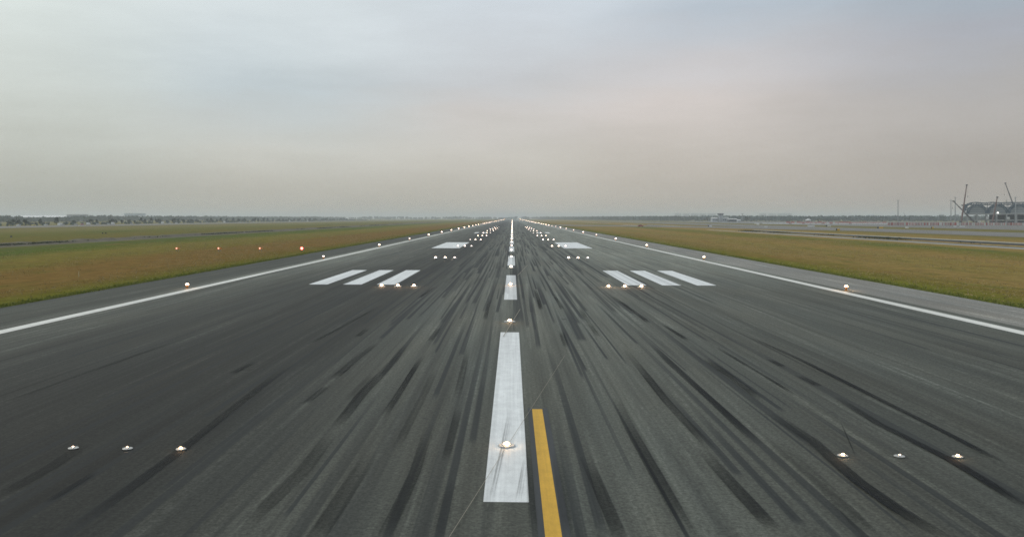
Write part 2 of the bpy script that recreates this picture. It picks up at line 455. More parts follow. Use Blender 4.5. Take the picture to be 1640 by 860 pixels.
# cable slots cut diagonally through the asphalt
def slot(pts, w=.0055, z=.043):
    mb = MB()
    for (a, b) in zip(pts, pts[1:]):
        a = at(*a); b = at(*b); d = (b-a); nrm = Vector((-d.y, d.x, 0)).normalized()*w
        mb.sheet([a-nrm, a+nrm, b+nrm, b-nrm], z)
    return mb.build('cable_slot', M['cut'], runway)
slot([(716, 868), (905, 570)]); slot([(806, 540), (833, 496)], .018); slot([(829, 442), (845, 425)], .03)

# ------------------------------------------------------------------ single dark tyre marks: soft-edged strips
def tyre_material():
    t = NT('rubber_tyre_marks')
    at_ = t.n('ShaderNodeAttribute', attribute_name='strength').outputs['Fac']
    P = t.pos(); X, Y, Z = t.sep(P)
    g = t.noise(t.xyz(t.math('MULTIPLY', X, 9), t.math('MULTIPLY', Y, .12)), 1, 3, .6)
    g2 = t.noise(P, 5, 3, .7)
    a = t.math('MULTIPLY', at_, t.math('MULTIPLY_ADD', g, 1.0, .5))
    a = t.math('MULTIPLY', a, t.math('MULTIPLY_ADD', g2, .5, .75), clamp=True)
    tr = t.n('ShaderNodeBsdfTransparent').outputs[0]
    b = t.bsdf((.014, .016, .017), .85, 0, .12)
    mx = t.n('ShaderNodeMixShader'); t.put(mx.inputs[0], a); t.t.links.new(tr, mx.inputs[1]); t.t.links.new(b, mx.inputs[2])
    return t.out(mx.outputs[0])
M['tyre'] = tyre_material()
tv, tf, ta = [], [], []
def tyre(pts, w, s, idx, fade0=.04, fade1=.35):
    w *= .74; s = min(.95, s*1.05)
    P = [at(*p) for p in pts]
    if P[0].y > P[-1].y: P.reverse()
    # resample
    L = [0]
    for a, b in zip(P, P[1:]): L.append(L[-1]+(b-a).length)
    tot = L[-1]; nseg = max(6, int(tot/2.0)); z = .013+.0005*idx
    rr = random.Random(idx); ph = rr.random()*6
    o = len(tv)
    for i in range(nseg+1):
        q = tot*i/nseg
        k = max(j for j in range(len(L)) if L[j] <= q+1e-6); k = min(k, len(P)-2)
        u = (q-L[k])/max(1e-6, L[k+1]-L[k]); c = P[k].lerp(P[k+1], u)
        c = c+Vector((.02*math.sin(q*.25+ph), 0, 0))
        f = i/nseg
        e = min(1, (f/fade0) if fade0 else 1, ((1-f)/fade1) if fade1 else 1); e = max(0, e)
        e *= .8+.2*math.sin(q*.6+ph*2)
        ww = w*(.95+.05*math.sin(q*.35+ph))
        for dx, m in ((-.52, 0), (-.44, 1), (-.1, .85), (.1, .8), (.44, 1), (.52, 0)):
            tv.append((c.x+dx*ww, c.y, z)); ta.append(s*e*m)
    for i in range(nseg):
        for j in range(5):
            a = o+i*6+j; tf.append((a, a+1, a+7, a+6))
TY = [
 ([(488,647.5),(527,616)], .42, .62), ([(532,608),(571,574),(603,550)], .5, .55), ([(539,684),(581,628),(627,582),(654,547)], .55, .48),
 ([(612,669.5),(644,621),(678,569)], .36, .72), ([(688,547),(703,525)], .4, .5), ([(634,721),(673,645),(698,591)], .4, .28),
 ([(715,738),(734.5,655)], .36, .5), ([(730,640),(751,557)], .4, .35), ([(571,540),(590,525)], .45, .5), ([(493,552),(546,525),(610,489)], .35, .42),
 ([(671,478),(695,460)], .35, .7), ([(776,513),(786,479)], .4, .45), ([(610,870),(664,762),(688,684)], .45, .42), ([(390,842),(483,757),(532,694)], .6, .4),
 ([(500,870),(595,723)], .6, .35), ([(75,805),(157,754)], .28, .5), ([(120,846),(283,727),(410,626),(470,580)], .5, .42), ([(0,794),(80,750),(140,710)], .6, .3),
 ([(369,599),(410,579)], .4, .4), ([(0,648),(221,568),(330,530)], .3, .35),
 ([(867,497),(856.6,464)], .42, .7), ([(901,497),(886,470)], .40, .6), ([(907,557),(898,530)], .4, .4),
 ([(1108,862),(1074,801),(1040,743),(1006,684),(984,635)], .48, .55), ([(1140,719),(1074,650),(1025,591),(1000,560)], .46, .6), ([(1216,713),(1133,635),(1074,582),(1040,550)], .46, .6),
 ([(1220,640),(1177,608),(1128,574)], .5, .65), ([(1275,634),(1240,611),(1145,555)], .24, .75), ([(1040,518),(981,474)], .42, .7), ([(1101,545),(1059,518)], .4, .6),
 ([(959,541),(925,489)], .4, .4), ([(996,868),(947,757),(935,730)], .45, .45), ([(1240,850),(1172,777),(1118,716)], .5, .55),
 ([(1612,744),(1495,683),(1363,617),(1274,573),(1200,540)], .34, 1.0), ([(1655,820),(1539,745),(1407,679),(1336,635)], .42, 1.0),
 ([(1520,866),(1451,825),(1363,763),(1301,705),(1230,661)], .55, .8), ([(1369,732),(1345,674)], .05, .95),
 ([(1405,868),(1318,776),(1230,701)], .6, .35), ([(1256,588),(1230,575)], .4, .5), ([(1312,619),(1275,601)], .4, .55),
 ([(783.5,802),(804.6,715),(816,656)], .07, 0.41), ([(787.5,802),(808,715),(818,660)], .035, 0.39), ([(791,802),(810,715),(820,670)], .03, 0.33),
 ([(826,802),(838,735)], .045, 0.33), ([(829.5,802),(841,735)], .035, 0.33), ([(833,802),(843,745)], .03, 0.28),
 ([(560,640),(600,600)], .6, .25), ([(700,862),(727,770)], .5, .25), ([(855,860),(846,700)], .25, .3), ([(910,860),(888,720)], .35, .25),
]
for i, (p, w, s) in enumerate(TY): tyre(p, w, s, i)
me = bpy.data.meshes.new('tyre_marks'); me.from_pydata(tv, [], tf); me.update()
a = me.attributes.new('strength', 'FLOAT', 'POINT'); a.data.foreach_set('value', ta)
me.materials.append(M['tyre'])
o = link('tyre_marks', me, runway); o['kind'] = 'stuff'; o['label'] = 'black rubber tyre marks streaked along the runway'

# ------------------------------------------------------------------ ditches
def ditch(name, label, xl, segs, side):
    root = thing(name, label, 'ditch'); root['kind'] = 'structure'
    for a, b in segs:
        a = max(a, 20)
        if side > 0:
            strip(105.2, 107.9, a, b, GZ+.03).build('concrete_lining', M['lining'], root)
            mb = MB()
            mb.add([(111.7, a+12, GZ-.66), (124.4, a+12, GZ-.66), (124.4, b-12, GZ-.66), (111.7, b-12, GZ-.66)], [(0, 1, 2, 3)])
            mb.build('water', M['water'], root)
            MB().add([(124.6, a+10, GZ-.66), (127.4, a+10, GZ+.02), (127.4, b-10, GZ+.02), (124.6, b-10, GZ-.66)], [(0, 1, 2, 3)]).build('bank', M['mud'], root)
            MB().box((128.8, (a+b)/2, GZ+.08), (1.2, b-a-20, .2)).build('kerb', M['lining'], root)
        else:
            r_ = random.Random(4); mb = MB(); vs = []; N = int((b-a)/4)
            for i in range(N+1):
                yy = a+(b-a)*i/N
                h = .10+.28*r_.random(); j = r_.uniform(-.8, .8)
                vs += [(-113.0+j*.3, yy, GZ-.30), (-117+j, yy, GZ-.62), (-122.5, yy, GZ-.45), (-124.6+j, yy, GZ+h), (-127.2+j, yy, GZ+h*.9+.04), (-129.5, yy, GZ+.02)]
            fsx = []
            for i in range(N):
                for q in range(5):
                    fsx.append((i*6+q, i*6+q+1, i*6+q+7, i*6+q+6))
            mb.add(vs, fsx).build('bank', M['soil'], root)
    return root
ditch('drainage_ditch', 'straight drainage ditch with pale concrete edge in the right grass', 106, RDIT, 1)
ditch('drainage_ditch', 'rough dark earth ditch cut along the left grass field', -112, [(20, 1500)], -1)

# ------------------------------------------------------------------ grass tufts, reeds, woodland (stuff)
def blades(name, label, mat, gen, seed, n, h0, h1, w0, w1):
    r = np.random.default_rng(seed)
    P = gen(r, n); n = len(P)
    ang = r.uniform(0, math.pi, n); w = r.uniform(w0, w1, n); h = r.uniform(h0, h1, n)
    dx = np.cos(ang)*w/2; dy = np.sin(ang)*w/2
    lx = r.normal(0, .25, n)*h; ly = r.normal(0, .25, n)*h
    V = np.zeros((n, 3, 3))
    V[:, 0] = np.stack([P[:, 0]-dx, P[:, 1]-dy, P[:, 2]], 1)
    V[:, 1] = np.stack([P[:, 0]+dx, P[:, 1]+dy, P[:, 2]], 1)
    V[:, 2] = np.stack([P[:, 0]+lx, P[:, 1]+ly, P[:, 2]+h], 1)
    me = bpy.data.meshes.new(name); me.from_pydata(V.reshape(-1, 3).tolist(), [], np.arange(3*n).reshape(-1, 3).tolist()); me.update()
    me.materials.append(mat)
    return stuff(link(name, me), label, 'grass')
def edge_gen(s):
    def g(r, n):
        Y = 20+r.random(n)**1.7*900; X = s*(36.35+np.abs(r.normal(0, .75, n)))
        return np.stack([X, Y, np.full(n, GZ)], 1)
    return g
blades('verge_grass', 'green fringe of taller grass along the left shoulder', M['blade'], edge_gen(-1), 1, 30000, .06, .22, .05, .16)
blades('verge_grass', 'green fringe of taller grass along the right shoulder', M['blade'], edge_gen(1), 2, 30000, .06, .22, .05, .16)
def field_gen(s):
    def g(r, n):
        Y = 25+r.random(n)**1.5*330; X = s*(37.5+r.random(n)*60)
        keep = np.sin(X*.37+np.sin(Y*.05)*2)+np.sin(Y*.045+X*.11)+r.normal(0, .8, n) > -.2
        X = X[keep]; Y = Y[keep]
        return np.stack([X, Y, np.full(len(X), GZ)], 1)
    return g
blades('field_grass', 'short dry straw coloured grass of the left field', M['straw'], field_gen(-1), 3, 42000, .04, .13, .08, .25)
blades('field_grass', 'short dry straw coloured grass of the right field', M['straw'], field_gen(1), 4, 42000, .04, .13, .08, .25)
def reed_gen(r, n):
    Y = 60+r.random(n)*430
    c = np.sin(Y*.11)+np.sin(Y*.043+1)+r.normal(0, .5, n)
    Y = Y[c > .9]; k = len(Y)
    X = 124.5+r.normal(0, 2.2, k); 
    return np.stack([X, Y, np.full(k, GZ-.35)], 1)
blades('reeds', 'dark reeds and weeds growing in the right ditch', M['reed'], reed_gen, 5, 9000, .15, .55, .2, .6)
def reed_gen2(r, n):
    Y = 80+r.random(n)*900
    c = np.sin(Y*.09)+np.sin(Y*.031+2)+r.normal(0, .5, n)
    Y = Y[c > .5]; k = len(Y)
    return np.stack([-123+r.normal(0, 1.2, k), Y, np.full(k, GZ-.1)], 1)
blades('reeds', 'dark weeds growing along the left earth ditch', M['reed'], reed_gen2, 6, 12000, .12, .45, .2, .6)

def crown_arrays(r, n, cx, cy, z0, z1, rx, leaf):
    """leaf clumps scattered in a lumpy crown"""
    k = r.integers(4, 8)
    cl = np.stack([r.normal(0, .45, k)*rx, r.normal(0, .45, k)*rx, z0+(z1-z0)*r.uniform(.2, .85, k)], 1)
    cl[0] = (0, 0, z0+(z1-z0)*.75)
    w = r.integers(0, k, n)
    d = r.normal(0, 1, (n, 3)); d /= np.linalg.norm(d, axis=1)[:, None]
    rad = r.random(n)**.4
    P = cl[w]+d*rad[:, None]*np.array([rx*.55, rx*.55, (z1-z0)*.27])
    P[:, 2] = np.clip(P[:, 2], z0*.8, z1)
    P += np.array([cx, cy, 0])
    a = r.normal(0, 1, (n, 3)); a /= np.linalg.norm(a, axis=1)[:, None]
    b = r.normal(0, 1, (n, 3)); b = np.cross(a, b); b /= np.linalg.norm(b, axis=1)[:, None]
    s = leaf*r.uniform(.6, 1.3, n)[:, None]
    V = np.stack([P-a*s, P+b*s*.7, P+a*s, P-b*s*.7], 1)
    return V.reshape(-1, 3)
def quads_mesh(name, V, mat):
    me = bpy.data.meshes.new(name); me.from_pydata(V.tolist(), [], np.arange(len(V)).reshape(-1, 4).tolist()); me.update()
    me.materials.append(mat); return me

def woodland(name, label, path, n, h0, h1, thick, seed, mat, leaf=1.5, hfun=None):
    r = np.random.default_rng(seed)
    pts = [np.array(p, float) for p in path]
    seg = [np.linalg.norm(b-a) for a, b in zip(pts, pts[1:])]
    cum = np.concatenate([[0], np.cumsum(seg)])
    out = []
    wob = r.uniform(0, 6, 4)
    for i in range(n):
        q = r.random()*cum[-1]; k = min(np.searchsorted(cum, q, side='right')-1, len(seg)-1)
        u = (q-cum[k])/seg[k]; p = pts[k]*(1-u)+pts[k+1]*u
        d = (pts[k+1]-pts[k])/seg[k]; nm = np.array([-d[1], d[0]])
        p = p+nm*r.uniform(-thick, thick)
        h = h0+(h1-h0)*(.5+.25*math.sin(q/61+wob[0])+.25*math.sin(q/23+wob[1]))+r.normal(0, .045)*(h1)
        if hfun: h *= hfun(p)
        h = max(h, 2.5)
        out.append(crown_arrays(r, 34, p[0], p[1], h*.08, h, h*.42, leaf))
    return stuff(link(name, quads_mesh(name, np.concatenate(out), mat)), label, 'woodland')
def wp(x, D): return ((x-CX)/F*D, D)
def lowered(p):
    x = CX+F*p[0]/p[1]
    return .72 if 18 < x < 104 else 1.0
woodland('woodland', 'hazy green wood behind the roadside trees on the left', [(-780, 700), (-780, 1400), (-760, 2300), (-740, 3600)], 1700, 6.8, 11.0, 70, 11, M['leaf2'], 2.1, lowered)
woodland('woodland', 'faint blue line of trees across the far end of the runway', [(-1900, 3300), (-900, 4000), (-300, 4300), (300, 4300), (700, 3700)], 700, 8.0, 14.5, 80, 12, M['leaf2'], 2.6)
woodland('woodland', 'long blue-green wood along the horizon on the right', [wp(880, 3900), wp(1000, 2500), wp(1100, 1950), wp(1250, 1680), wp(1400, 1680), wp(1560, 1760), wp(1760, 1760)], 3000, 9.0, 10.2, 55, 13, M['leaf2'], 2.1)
woodland('hedge', 'low scrub along the roadside under the left tree row', [(-399, 560), (-399, 2400)], 380, 1.2, 2.3, 3, 14, M['leaf2'], .7)

# roadside trees, one by one
protos = []
for i in range(5):
    r = np.random.default_rng(50+i)
    h = (5.4, 6.0, 4.8, 6.6, 5.2)[i]; rx = (2.6, 2.2, 2.9, 2.4, 3.1)[i]
    V = crown_arrays(r, 150, 0, 0, h*.26, h, rx*.8, .55)
    cm = quads_mesh('crown', V, M['leaf'])
    mb = MB(); mb.tube((0, 0, -.1), (.1, 0, h*.35), .17, .12); mb.tube((.1, 0, h*.35), (-.3, .2, h*.62), .11, .06); mb.tube((.1, 0, h*.35), (.6, -.2, h*.6), .10, .05)
    protos.append((cm, mb.mesh('trunk', M['bark'])))
y = 618.0; r = random.Random(3); k = 0
while y < 2150 and k < 120:
    for j in range(r.randint(1, 3)):
        t = thing('roadside_tree', 'small dark bushy tree in the roadside row beyond the left road', 'tree', (-404+r.uniform(-3, 3), y, GZ), r.uniform(0, 6.28), 'trees in the row along the left road')
        sc_ = r.uniform(.72, 1.12); t.scale = (sc_*r.uniform(.95, 1.25), sc_*1.1, sc_)
        cm, tm = r.choice(protos)
        link('crown', cm, t); link('trunk', tm, t)
        y += r.uniform(5.5, 11)*(y/700)**.5; k += 1
    y += r.uniform(3, 20)
# ------------------------------------------------------------------ runway lamps
def inset_meshes():
    hs = MB(); hs.lathe([(.20, 0), (.20, .014), (.178, .026), (.12, .034), (.10, .045)], 20)
    hs.box((0, -.01, .055), (.13, .15, .03), 0, .7)
    for i in range(6):
        t = i*math.pi/3; hs.lathe([(.012, .0), (.012, .02), (.006, .024)], 6, (.165*math.cos(t), .165*math.sin(t), .012))
    return hs.mesh('housing', M['lamp_grey'])
def lens_mesh(mat, r=.075, h=.075, z=.05):
    m = MB()
    prof = [(r*math.cos(a), h*math.sin(a)) for a in [R(q) for q in (0, 20, 40, 60, 80)]]
    m.lathe(prof, 12, (0, -.03, z), 1.0, .85)
    me = m.mesh('lens', mat)
    for p in me.polygons: p.use_smooth = True
    return me
HOUS = inset_meshes()
LENS = {k: (lens_mesh(M['lens_'+k]) if 'near' not in k else lens_mesh(M['lens_'+k], *((.070, .055, .045) if k == 'near' else (.052, .040, .045)))) for k in ('near', 'nearb', 'glow', 'glowb', 'a', 'b', 'c', 'y')}
LPZ = .016
def inset(name, label, loc, kind, group, scale=1.0):
    t = thing(name, label, 'runway light', loc, 0, group); t.scale = (scale,)*3
    link('housing', HOUS, t); link('lens', LENS[kind], t)
    return t
def grow(Y):  return min(2.2, 1.0+max(0.0, Y-30)/58.0)
ORD = ['nearest', 'second', 'third', 'fourth', 'fifth', 'sixth', 'seventh', 'eighth', 'ninth', 'tenth', 'eleventh', 'twelfth']
rl = random.Random(99)
def kindfor(Y, p=(.45, .8)):
    if Y < 30: return 'near'
    q = rl.random()
    if Y < 90: return 'glow' if q < p[0]+.1 else 'glowb'
    return 'a' if q < p[0] else 'b' if q < p[1] else 'c'
# centre line
Y = 24.9; i = 0
while Y < 3700:
    on = any(20+49.6*k-.3 < Y < 20+49.6*k+30 for k in range(80))
    if i < 9:
        lab = (f"{ORD[i]} lit centreline lamp from the near end, " + ('set into a white stripe' if on else 'set in bare asphalt between white stripes'))
        g = None
    else:
        lab, g = 'tiny far lamp merging into the glowing centreline towards the horizon', 'far lamps on the runway centreline'
    kd = 'near' if i < 2 else kindfor(Y, (.6, .9)) if Y < 2600 else 'b'
    inset('centreline_light', lab, (-.02, Y, .012), kd, g or 'lamps on the runway centreline', grow(Y)*(1.25 if i < 2 else .95))
    Y += 29.75; i += 1
# touchdown zone rows of three
k = 0
for k in range(11):
    Y = 24.2+58.2*k
    for s, side in ((-1, 'left'), (1, 'right')):
        for j, (nm, X) in enumerate((('inner', 9.02), ('middle', 10.52), ('outer', 12.05))):
            if k < 6:
                lab = f"{nm} lamp of the {ORD[k]} three-lamp row {side} of the runway centreline"; g = 'lamps in the touchdown zone rows'
            else:
                lab = f"tiny lamp in the crowded far lamp rows {side} of the centreline"; g = f"far touchdown zone lamps {side} of the centreline"
            kd = ('near' if (s, nm) in ((-1, 'inner'), (1, 'outer'), (1, 'inner')) else 'nearb') if k == 0 else kindfor(Y, (.5, .82))
            inset('touchdown_light', lab, (s*X, Y, LPZ), kd, g, grow(Y)*(.92 if k else .7))
# elevated edge lamps
eb = MB(); eb.lathe([(.15, 0), (.15, .03), (.06, .05), (.05, .20), (.11, .24), (.14, .27), (.14, .33), (.10, .35)], 14)
EB = eb.mesh('body', M['orange'])
ELENS = {}
for kk in ('near', 'glow', 'glowb', 'a', 'b', 'c', 'y'):
    m = MB(); m.lathe([(.115, 0), (.12, .05), (.10, .10), (.06, .14), (.01, .155)], 12, (0, 0, .352))
    ELENS[kk] = m.mesh('lens', M['lens_'+kk])
    for p in ELENS[kk].polygons: p.use_smooth = True
for s, side in ((-1, 'left'), (1, 'right')):
    k = 1; Y = 79.5
    while Y < 3700:
        if k <= 10:
            lab = f"orange-bodied edge lamp beside the {side} edge line, {ORD[k-1]} from the near end"; g = 'edge lamps along the runway'
        else:
            lab = f"tiny far edge lamp in the glowing row along the {side} runway edge"; g = f"far edge lamps along the {side} runway edge"
        t = thing('edge_light', lab, 'runway light', (s*29.5+.12, Y, .0), 0, g)
        sc_ = min(2.2, .92+Y/420); t.scale = (sc_*1.1, sc_*1.1, sc_*.85)
        kd = kindfor(Y, (.35, .75)) if Y < 2900 else 'y'
        link('body', EB, t); link('lens', ELENS[kd], t)
        k += 1; Y += 58.2
# approach slope lamps left of the aiming point
for i, (x, yb, kd, word) in enumerate(((484, 403, 'r', 'bright red, closest to the runway'), (417, 403, 'rd', 'dull red, second from the runway'), (351, 403, 'rd', 'dull red, third from the runway'), (284, 403, 'rd', 'dull red, farthest from the runway'))):
    p = at(x, yb, GZ)
    t = thing('approach_lamp', f"low approach slope lamp on the left grass, {word}", 'approach light', (p.x, p.y, GZ), 0, 'approach slope lamps left of the runway')
    MB().box((0, .1, .62), (.62, 1.0, .34)).build('lamp_box', M['orange'] if kd == 'rd' else M['red'], t)
    for q in (-.2, .2):
        MB().tube((q, .1, 0), (q, .1, .45), .04).build('leg', M['grey'], t)
    m = MB()
    m.lathe([(.15, 0), (.14, .03), (.03, .05)] if kd != 'r' else [(.24, 0), (.22, .03), (.03, .05)], 10, (0, 0, 0))
    v = [(vx, -vz-.41, vy+.64) for (vx, vy, vz) in m.v]
    mm = MB().add(v, m.f)
    mm.build('lens', M['lens_r'] if kd == 'r' else M['lens_rd'], t)

# ------------------------------------------------------------------ small airfield furniture
p = at(126, 443.3, GZ)
t = thing('marker_post', 'thin white marker post standing in the brown grass on the left', 'post', p)
MB().box((0, 0, .26), (.055, .055, .56), 0, .9).build('post', M['cream'], t); MB().box((0, 0, .565), (.08, .08, .04)).build('cap', M['cream'], t)
for x, yb, lab in ((18, 380.8, 'small dark marker box alone in the far left grass'), (164.5, 375.3, 'left one of two small dark marker boxes in the far left grass'), (169.5, 375.3, 'right one of two small dark marker boxes in the far left grass')):
    p = at(x, yb, GZ)
    t = thing('marker_box', lab, 'marker', p)
    MB().box((0, 0, .42), (.55, .4, .42), 0, .9).build('box', M['black'], t); MB().tube((0, 0, 0), (0, 0, .25), .07).build('leg', M['grey'], t)

def sign(x, yb, w, h, face, lab, name='taxiway_sign', black=False):
    p = at(x, yb, 0); t = thing(name, lab, 'sign', p)
    MB().box((0, 0, h/2+.22), (w, .18, h)).build('panel', M[face], t)
    if black: MB().box((-w/2-w*.22-.02, 0, h/2+.22), (w*.44, .18, h)).build('location_panel', M['black'], t)
    for q in (-.35, .35): MB().tube((q*w, 0, 0), (q*w, 0, .25), .05).build('leg', M['grey'], t)
sign(1138, 363.6, 2.0, .95, 'white', 'small white sign with dark end panel, leftmost on the taxiway grass', black=True)
sign(1226.5, 365.1, 1.9, .9, 'white', 'small white sign standing alone near the ditch end')
sign(1214, 360.6, 2.2, .9, 'white', 'small white sign far out beside the dark grass strip')
sign(1299, 363.6, 4.8, .9, 'white', 'long low white sign at the edge of the apron')
sign(1328, 363.4, 2.6, .9, 'white', 'white sign with black end just right of the long white sign', black=True)
sign(1343, 370, 1.3, .9, 'sign_yellow', 'black and yellow sign on the grass left of the ditch', black=True)
sign(1411, 366.6, 2.4, .95, 'sign_yellow', 'wide orange and black sign on the taxiway edge', black=True)
sign(1452.5, 366.2, 2.1, .9, 'white', 'white sign between two orange and black signs')
sign(1494, 366.8, 1.0, .95, 'sign_yellow', 'small orange and black sign right of the white sign', black=True)
sign(1529.5, 363.8, 2.0, .8, 'white', 'small white sign below the dark crane boom')
sign(1541, 364.2, 3.4, .8, 'white', 'low white sign just right of a smaller white one')

# vehicles
def car_meshes(body_mat):
    b = MB()
    prof = [(-2.2, .35), (-2.25, .75), (-2.0, .92), (-1.55, .98), (1.1, .95), (1.95, .82), (2.2, .62), (2.2, .35)]
    N = len(prof)
    vs = [(x, -.86, z) for x, z in prof]+[(x, .86, z) for x, z in prof]
    fs = [(i, (i+1) % N, N+(i+1) % N, N+i) for i in range(N)]+[tuple(range(N-1, -1, -1)), tuple(range(N, 2*N))]
    b.add(vs, fs)
    roof = [(-1.35, 1.43), (-1.1, 1.5), (.25, 1.5), (.45, 1.44)]
    b.box((-.42, 0, 1.47), (1.75, 1.3, .07))
    return b.mesh('body', body_mat)
def cab_mesh():
    return MB().add([(-1.9, -.80, .96), (1.05, -.80, .94), (1.05, .80, .94), (-1.9, .80, .96), (-1.3, -.66, 1.435), (.46, -.66, 1.435), (.46, .66, 1.435), (-1.3, .66, 1.435)],
        [(3, 2, 1, 0), (4, 5, 6, 7), (0, 1, 5, 4), (1, 2, 6, 5), (2, 3, 7, 6), (3, 0, 4, 7)]).mesh('windows', M['glass'])
def van_mesh(mat):
    b = MB()
    prof = [(-2.6, .4), (-2.6, 2.15), (-2.4, 2.25), (1.5, 2.2), (2.1, 1.3), (2.7, 1.1), (2.75, .4)]
    N = len(prof); vs = [(x, -.95, z) for x, z in prof]+[(x, .95, z) for x, z in prof]
    b.add(vs, [(i, (i+1) % N, N+(i+1) % N, N+i) for i in range(N)]+[tuple(range(N-1, -1, -1)), tuple(range(N, 2*N))])
    return b.mesh('body', mat)
VW = MB().box((.9, 0, 1.7), (.95, 1.94, .55)).box((1.83, 0, 1.75), (.1, 1.7, .5)).mesh('windows', M['glass'])
CW = cab_mesh()
WH = MB().tube((0, -.1, 0), (0, .1, 0), .33, n=14).mesh('wheel', M['black'])
BODY = {c: car_meshes(M[m]) for c, m in (('white', 'white'), ('yellow', 'yellowcar'), ('silver', 'silvercar'), ('red', 'redcar'), ('dark', 'dark'))}
VAN = van_mesh(M['white'])
def car(loc, rz, colour, lab, kind='car', group=None, sc_=1.0):
    t = thing('parked_van' if kind == 'van' else 'passing_car', lab, kind, loc, rz, group); t.scale = (sc_,)*3
    link('body', VAN if kind == 'van' else BODY[colour], t); link('windows', VW if kind == 'van' else CW, t)
    for wx in (-1.4, 1.4):
        for wy in (-.82, .82): link('wheel', WH, t, (wx, wy, .33))
    return t
cars = [(14, 'white', 'car', 'white car, leftmost on the far road'), (40, 'yellow', 'car', 'yellow car on the far left road, the only yellow one'), (60, 'white', 'car', 'white car just right of the yellow car'),
 (83, 'white', 'van', 'tall white van under dark trees on the far left road'), (88, 'silver', 'car', 'silver car at the front of the tall white van'), (110, 'silver', 'car', 'silver car below the white roofed building on the left'), (120, 'red', 'car', 'dull red car on the far left road, the only red one there'), (130.5, 'white', 'van', 'white van right of the red car'), (146, 'silver', 'car', 'lone silver car right of two vans'),
 (164, 'silver', 'car', 'silver car just behind a bright white van'), (171, 'white', 'van', 'bright white van below the trees, before the long gap'), (202, 'silver', 'car', 'dim silver car below the pale blue building'), (253, 'white', 'van', 'bright white van leading two pale cars past the trees'),
 (264.5, 'silver', 'car', 'first silver car following the bright white van'), (276, 'white', 'car', 'white car behind two others along the tree row'), (326, 'silver', 'car', 'small silver car alone by a gap in the trees'), (354.5, 'white', 'van', 'brightest white van, alone on the middle of the road'),
 (380, 'silver', 'car', 'silver car past the brightest van'), (402, 'silver', 'car', 'faint silver car below the darkest tall tree'), (461, 'white', 'van', 'far white van at the start of the hazy trees'), (482, 'silver', 'car', 'far silver car between two white vans'), (490.5, 'white', 'van', 'far white van at the end of the dark tree row'),
 (519, 'white', 'car', 'far white car above the end of the ditch'), (550, 'white', 'car', 'tiny white car far along the road'), (590, 'white', 'van', 'tiny white van, farthest along the road')]
for i, (x, c, kd, lab) in enumerate(cars):
    X = -386.0; u = (x-CX)/F; D = X/u
    car((X, D, -.02), R(90)+(math.pi if i % 3 == 0 else 0)+R(8), c, lab, kd, 'vehicles on the far left road', 1.05)
p = at(1026, 363.2, GZ); car(p, R(10), 'red', 'small dark red vehicle standing before the far ditch on the right', 'car', None, .95)

# ------------------------------------------------------------------ left buildings
def hall(name, lab, xa, xb, Y, ztop, depth, wall, roof, rh=1.2, windows=0, cat='building', flat=False):
    a = deep(xa, HY, Y).x; b = deep(xb, HY, Y).x; w = b-a; cx = (a+b)/2
    t = thing(name, lab, cat, (cx, Y, GZ))
    hw = ztop-rh
    MB().box((0, depth/2, hw/2), (w, depth, hw)).build('wall', M[wall], t)
    if flat: MB().box((0, depth/2, hw+rh/2), (w+.8, depth+.8, rh)).build('roof', M[roof], t)
    else:
        e = .6
        MB().add([(-w/2-e, -e, hw+.003), (w/2+e, -e, hw+.003), (w/2+e, depth+e, hw+.003), (-w/2-e, depth+e, hw+.003), (-w/2-e, depth/2, ztop), (w/2+e, depth/2, ztop)],
            [(0, 3, 2, 1), (0, 1, 5, 4), (2, 3, 4, 5), (0, 4, 3), (1, 2, 5)]).build('roof', M[roof], t)
    if windows:
        for i in range(windows):
            x = -w/2+w*(i+.5)/windows
            MB().box((x, -.02, hw*.55), (w/windows*.6, .12, hw*.4)).build('window', M['glass'], t)
    return t
hall('warehouse', 'long low white warehouse roof above the left woodland', 22, 100, 1580, 11.0, 40, 'offwhite', 'white', 3.0, 6)
hall('office_block', 'white roofed grey block right of the long warehouse', 107, 131, 1580, 13.2, 25, 'tower_wall', 'white', 1.1, 5, flat=True)
hall('hangar', 'pale blue flat topped hangar above the left trees', 199, 219.5, 2500, 20.0, 60, 'bluebld', 'bluebld', 1.5, 4, flat=True)
hall('shed', 'small white shed just right of the pale blue hangar', 220.3, 223.5, 2300, 12.5, 10, 'white', 'white', 1.2, 1)

# ------------------------------------------------------------------ right: fire station, tower, pavilion, apartment blocks
Ys = 1500
hall('fire_station', 'white roofed building left of the small control tower', 1141, 1149.3, Ys, 7.6, 14, 'tower_wall', 'offwhite', 1.6, 3)
hall('fire_station_hall', 'white roofed hall right of the small control tower', 1157, 1167, Ys, 7.6, 14, 'tower_wall', 'offwhite', 1.3, 3)
hall('garage', 'long low garage with pale roof right of the white halls', 1167.5, 1181, Ys-20, 5.6, 14, 'shade', 'offwhite', 1.3, 4)
hall('hut', 'small white hut at the right end of the low garage', 1181.6, 1186, Ys-30, 3.8, 8, 'tower_wall', 'white', 1.2, 1)
c = deep(1154, HY, Ys+6)
t = thing('control_tower', 'small grey control tower with flared top between white roofed halls', 'tower', (c.x, c.y, GZ))
MB().box((0, 0, 5.2), (6, 6, 10.4)).build('shaft', M['tower_wall'], t)
MB().lathe([(3.0, 0), (5.6, 1.6)], 8, (0, 0, 10.4)).build('gallery', M['tower_wall'], t)
MB().lathe([(5.0, 0), (5.6, 1.7)], 8, (0, 0, 12.0)).build('window', M['glass'], t)
MB().lathe([(6.2, 0), (6.2, .4), (2, .9)], 8, (0, 0, 13.7)).build('roof', M['roofgrey'], t)
MB().tube((0, 0, 14.5), (0, 0, 16.5), .12).build('antenna', M['grey'], t)
c = deep(1189, HY, 1620)
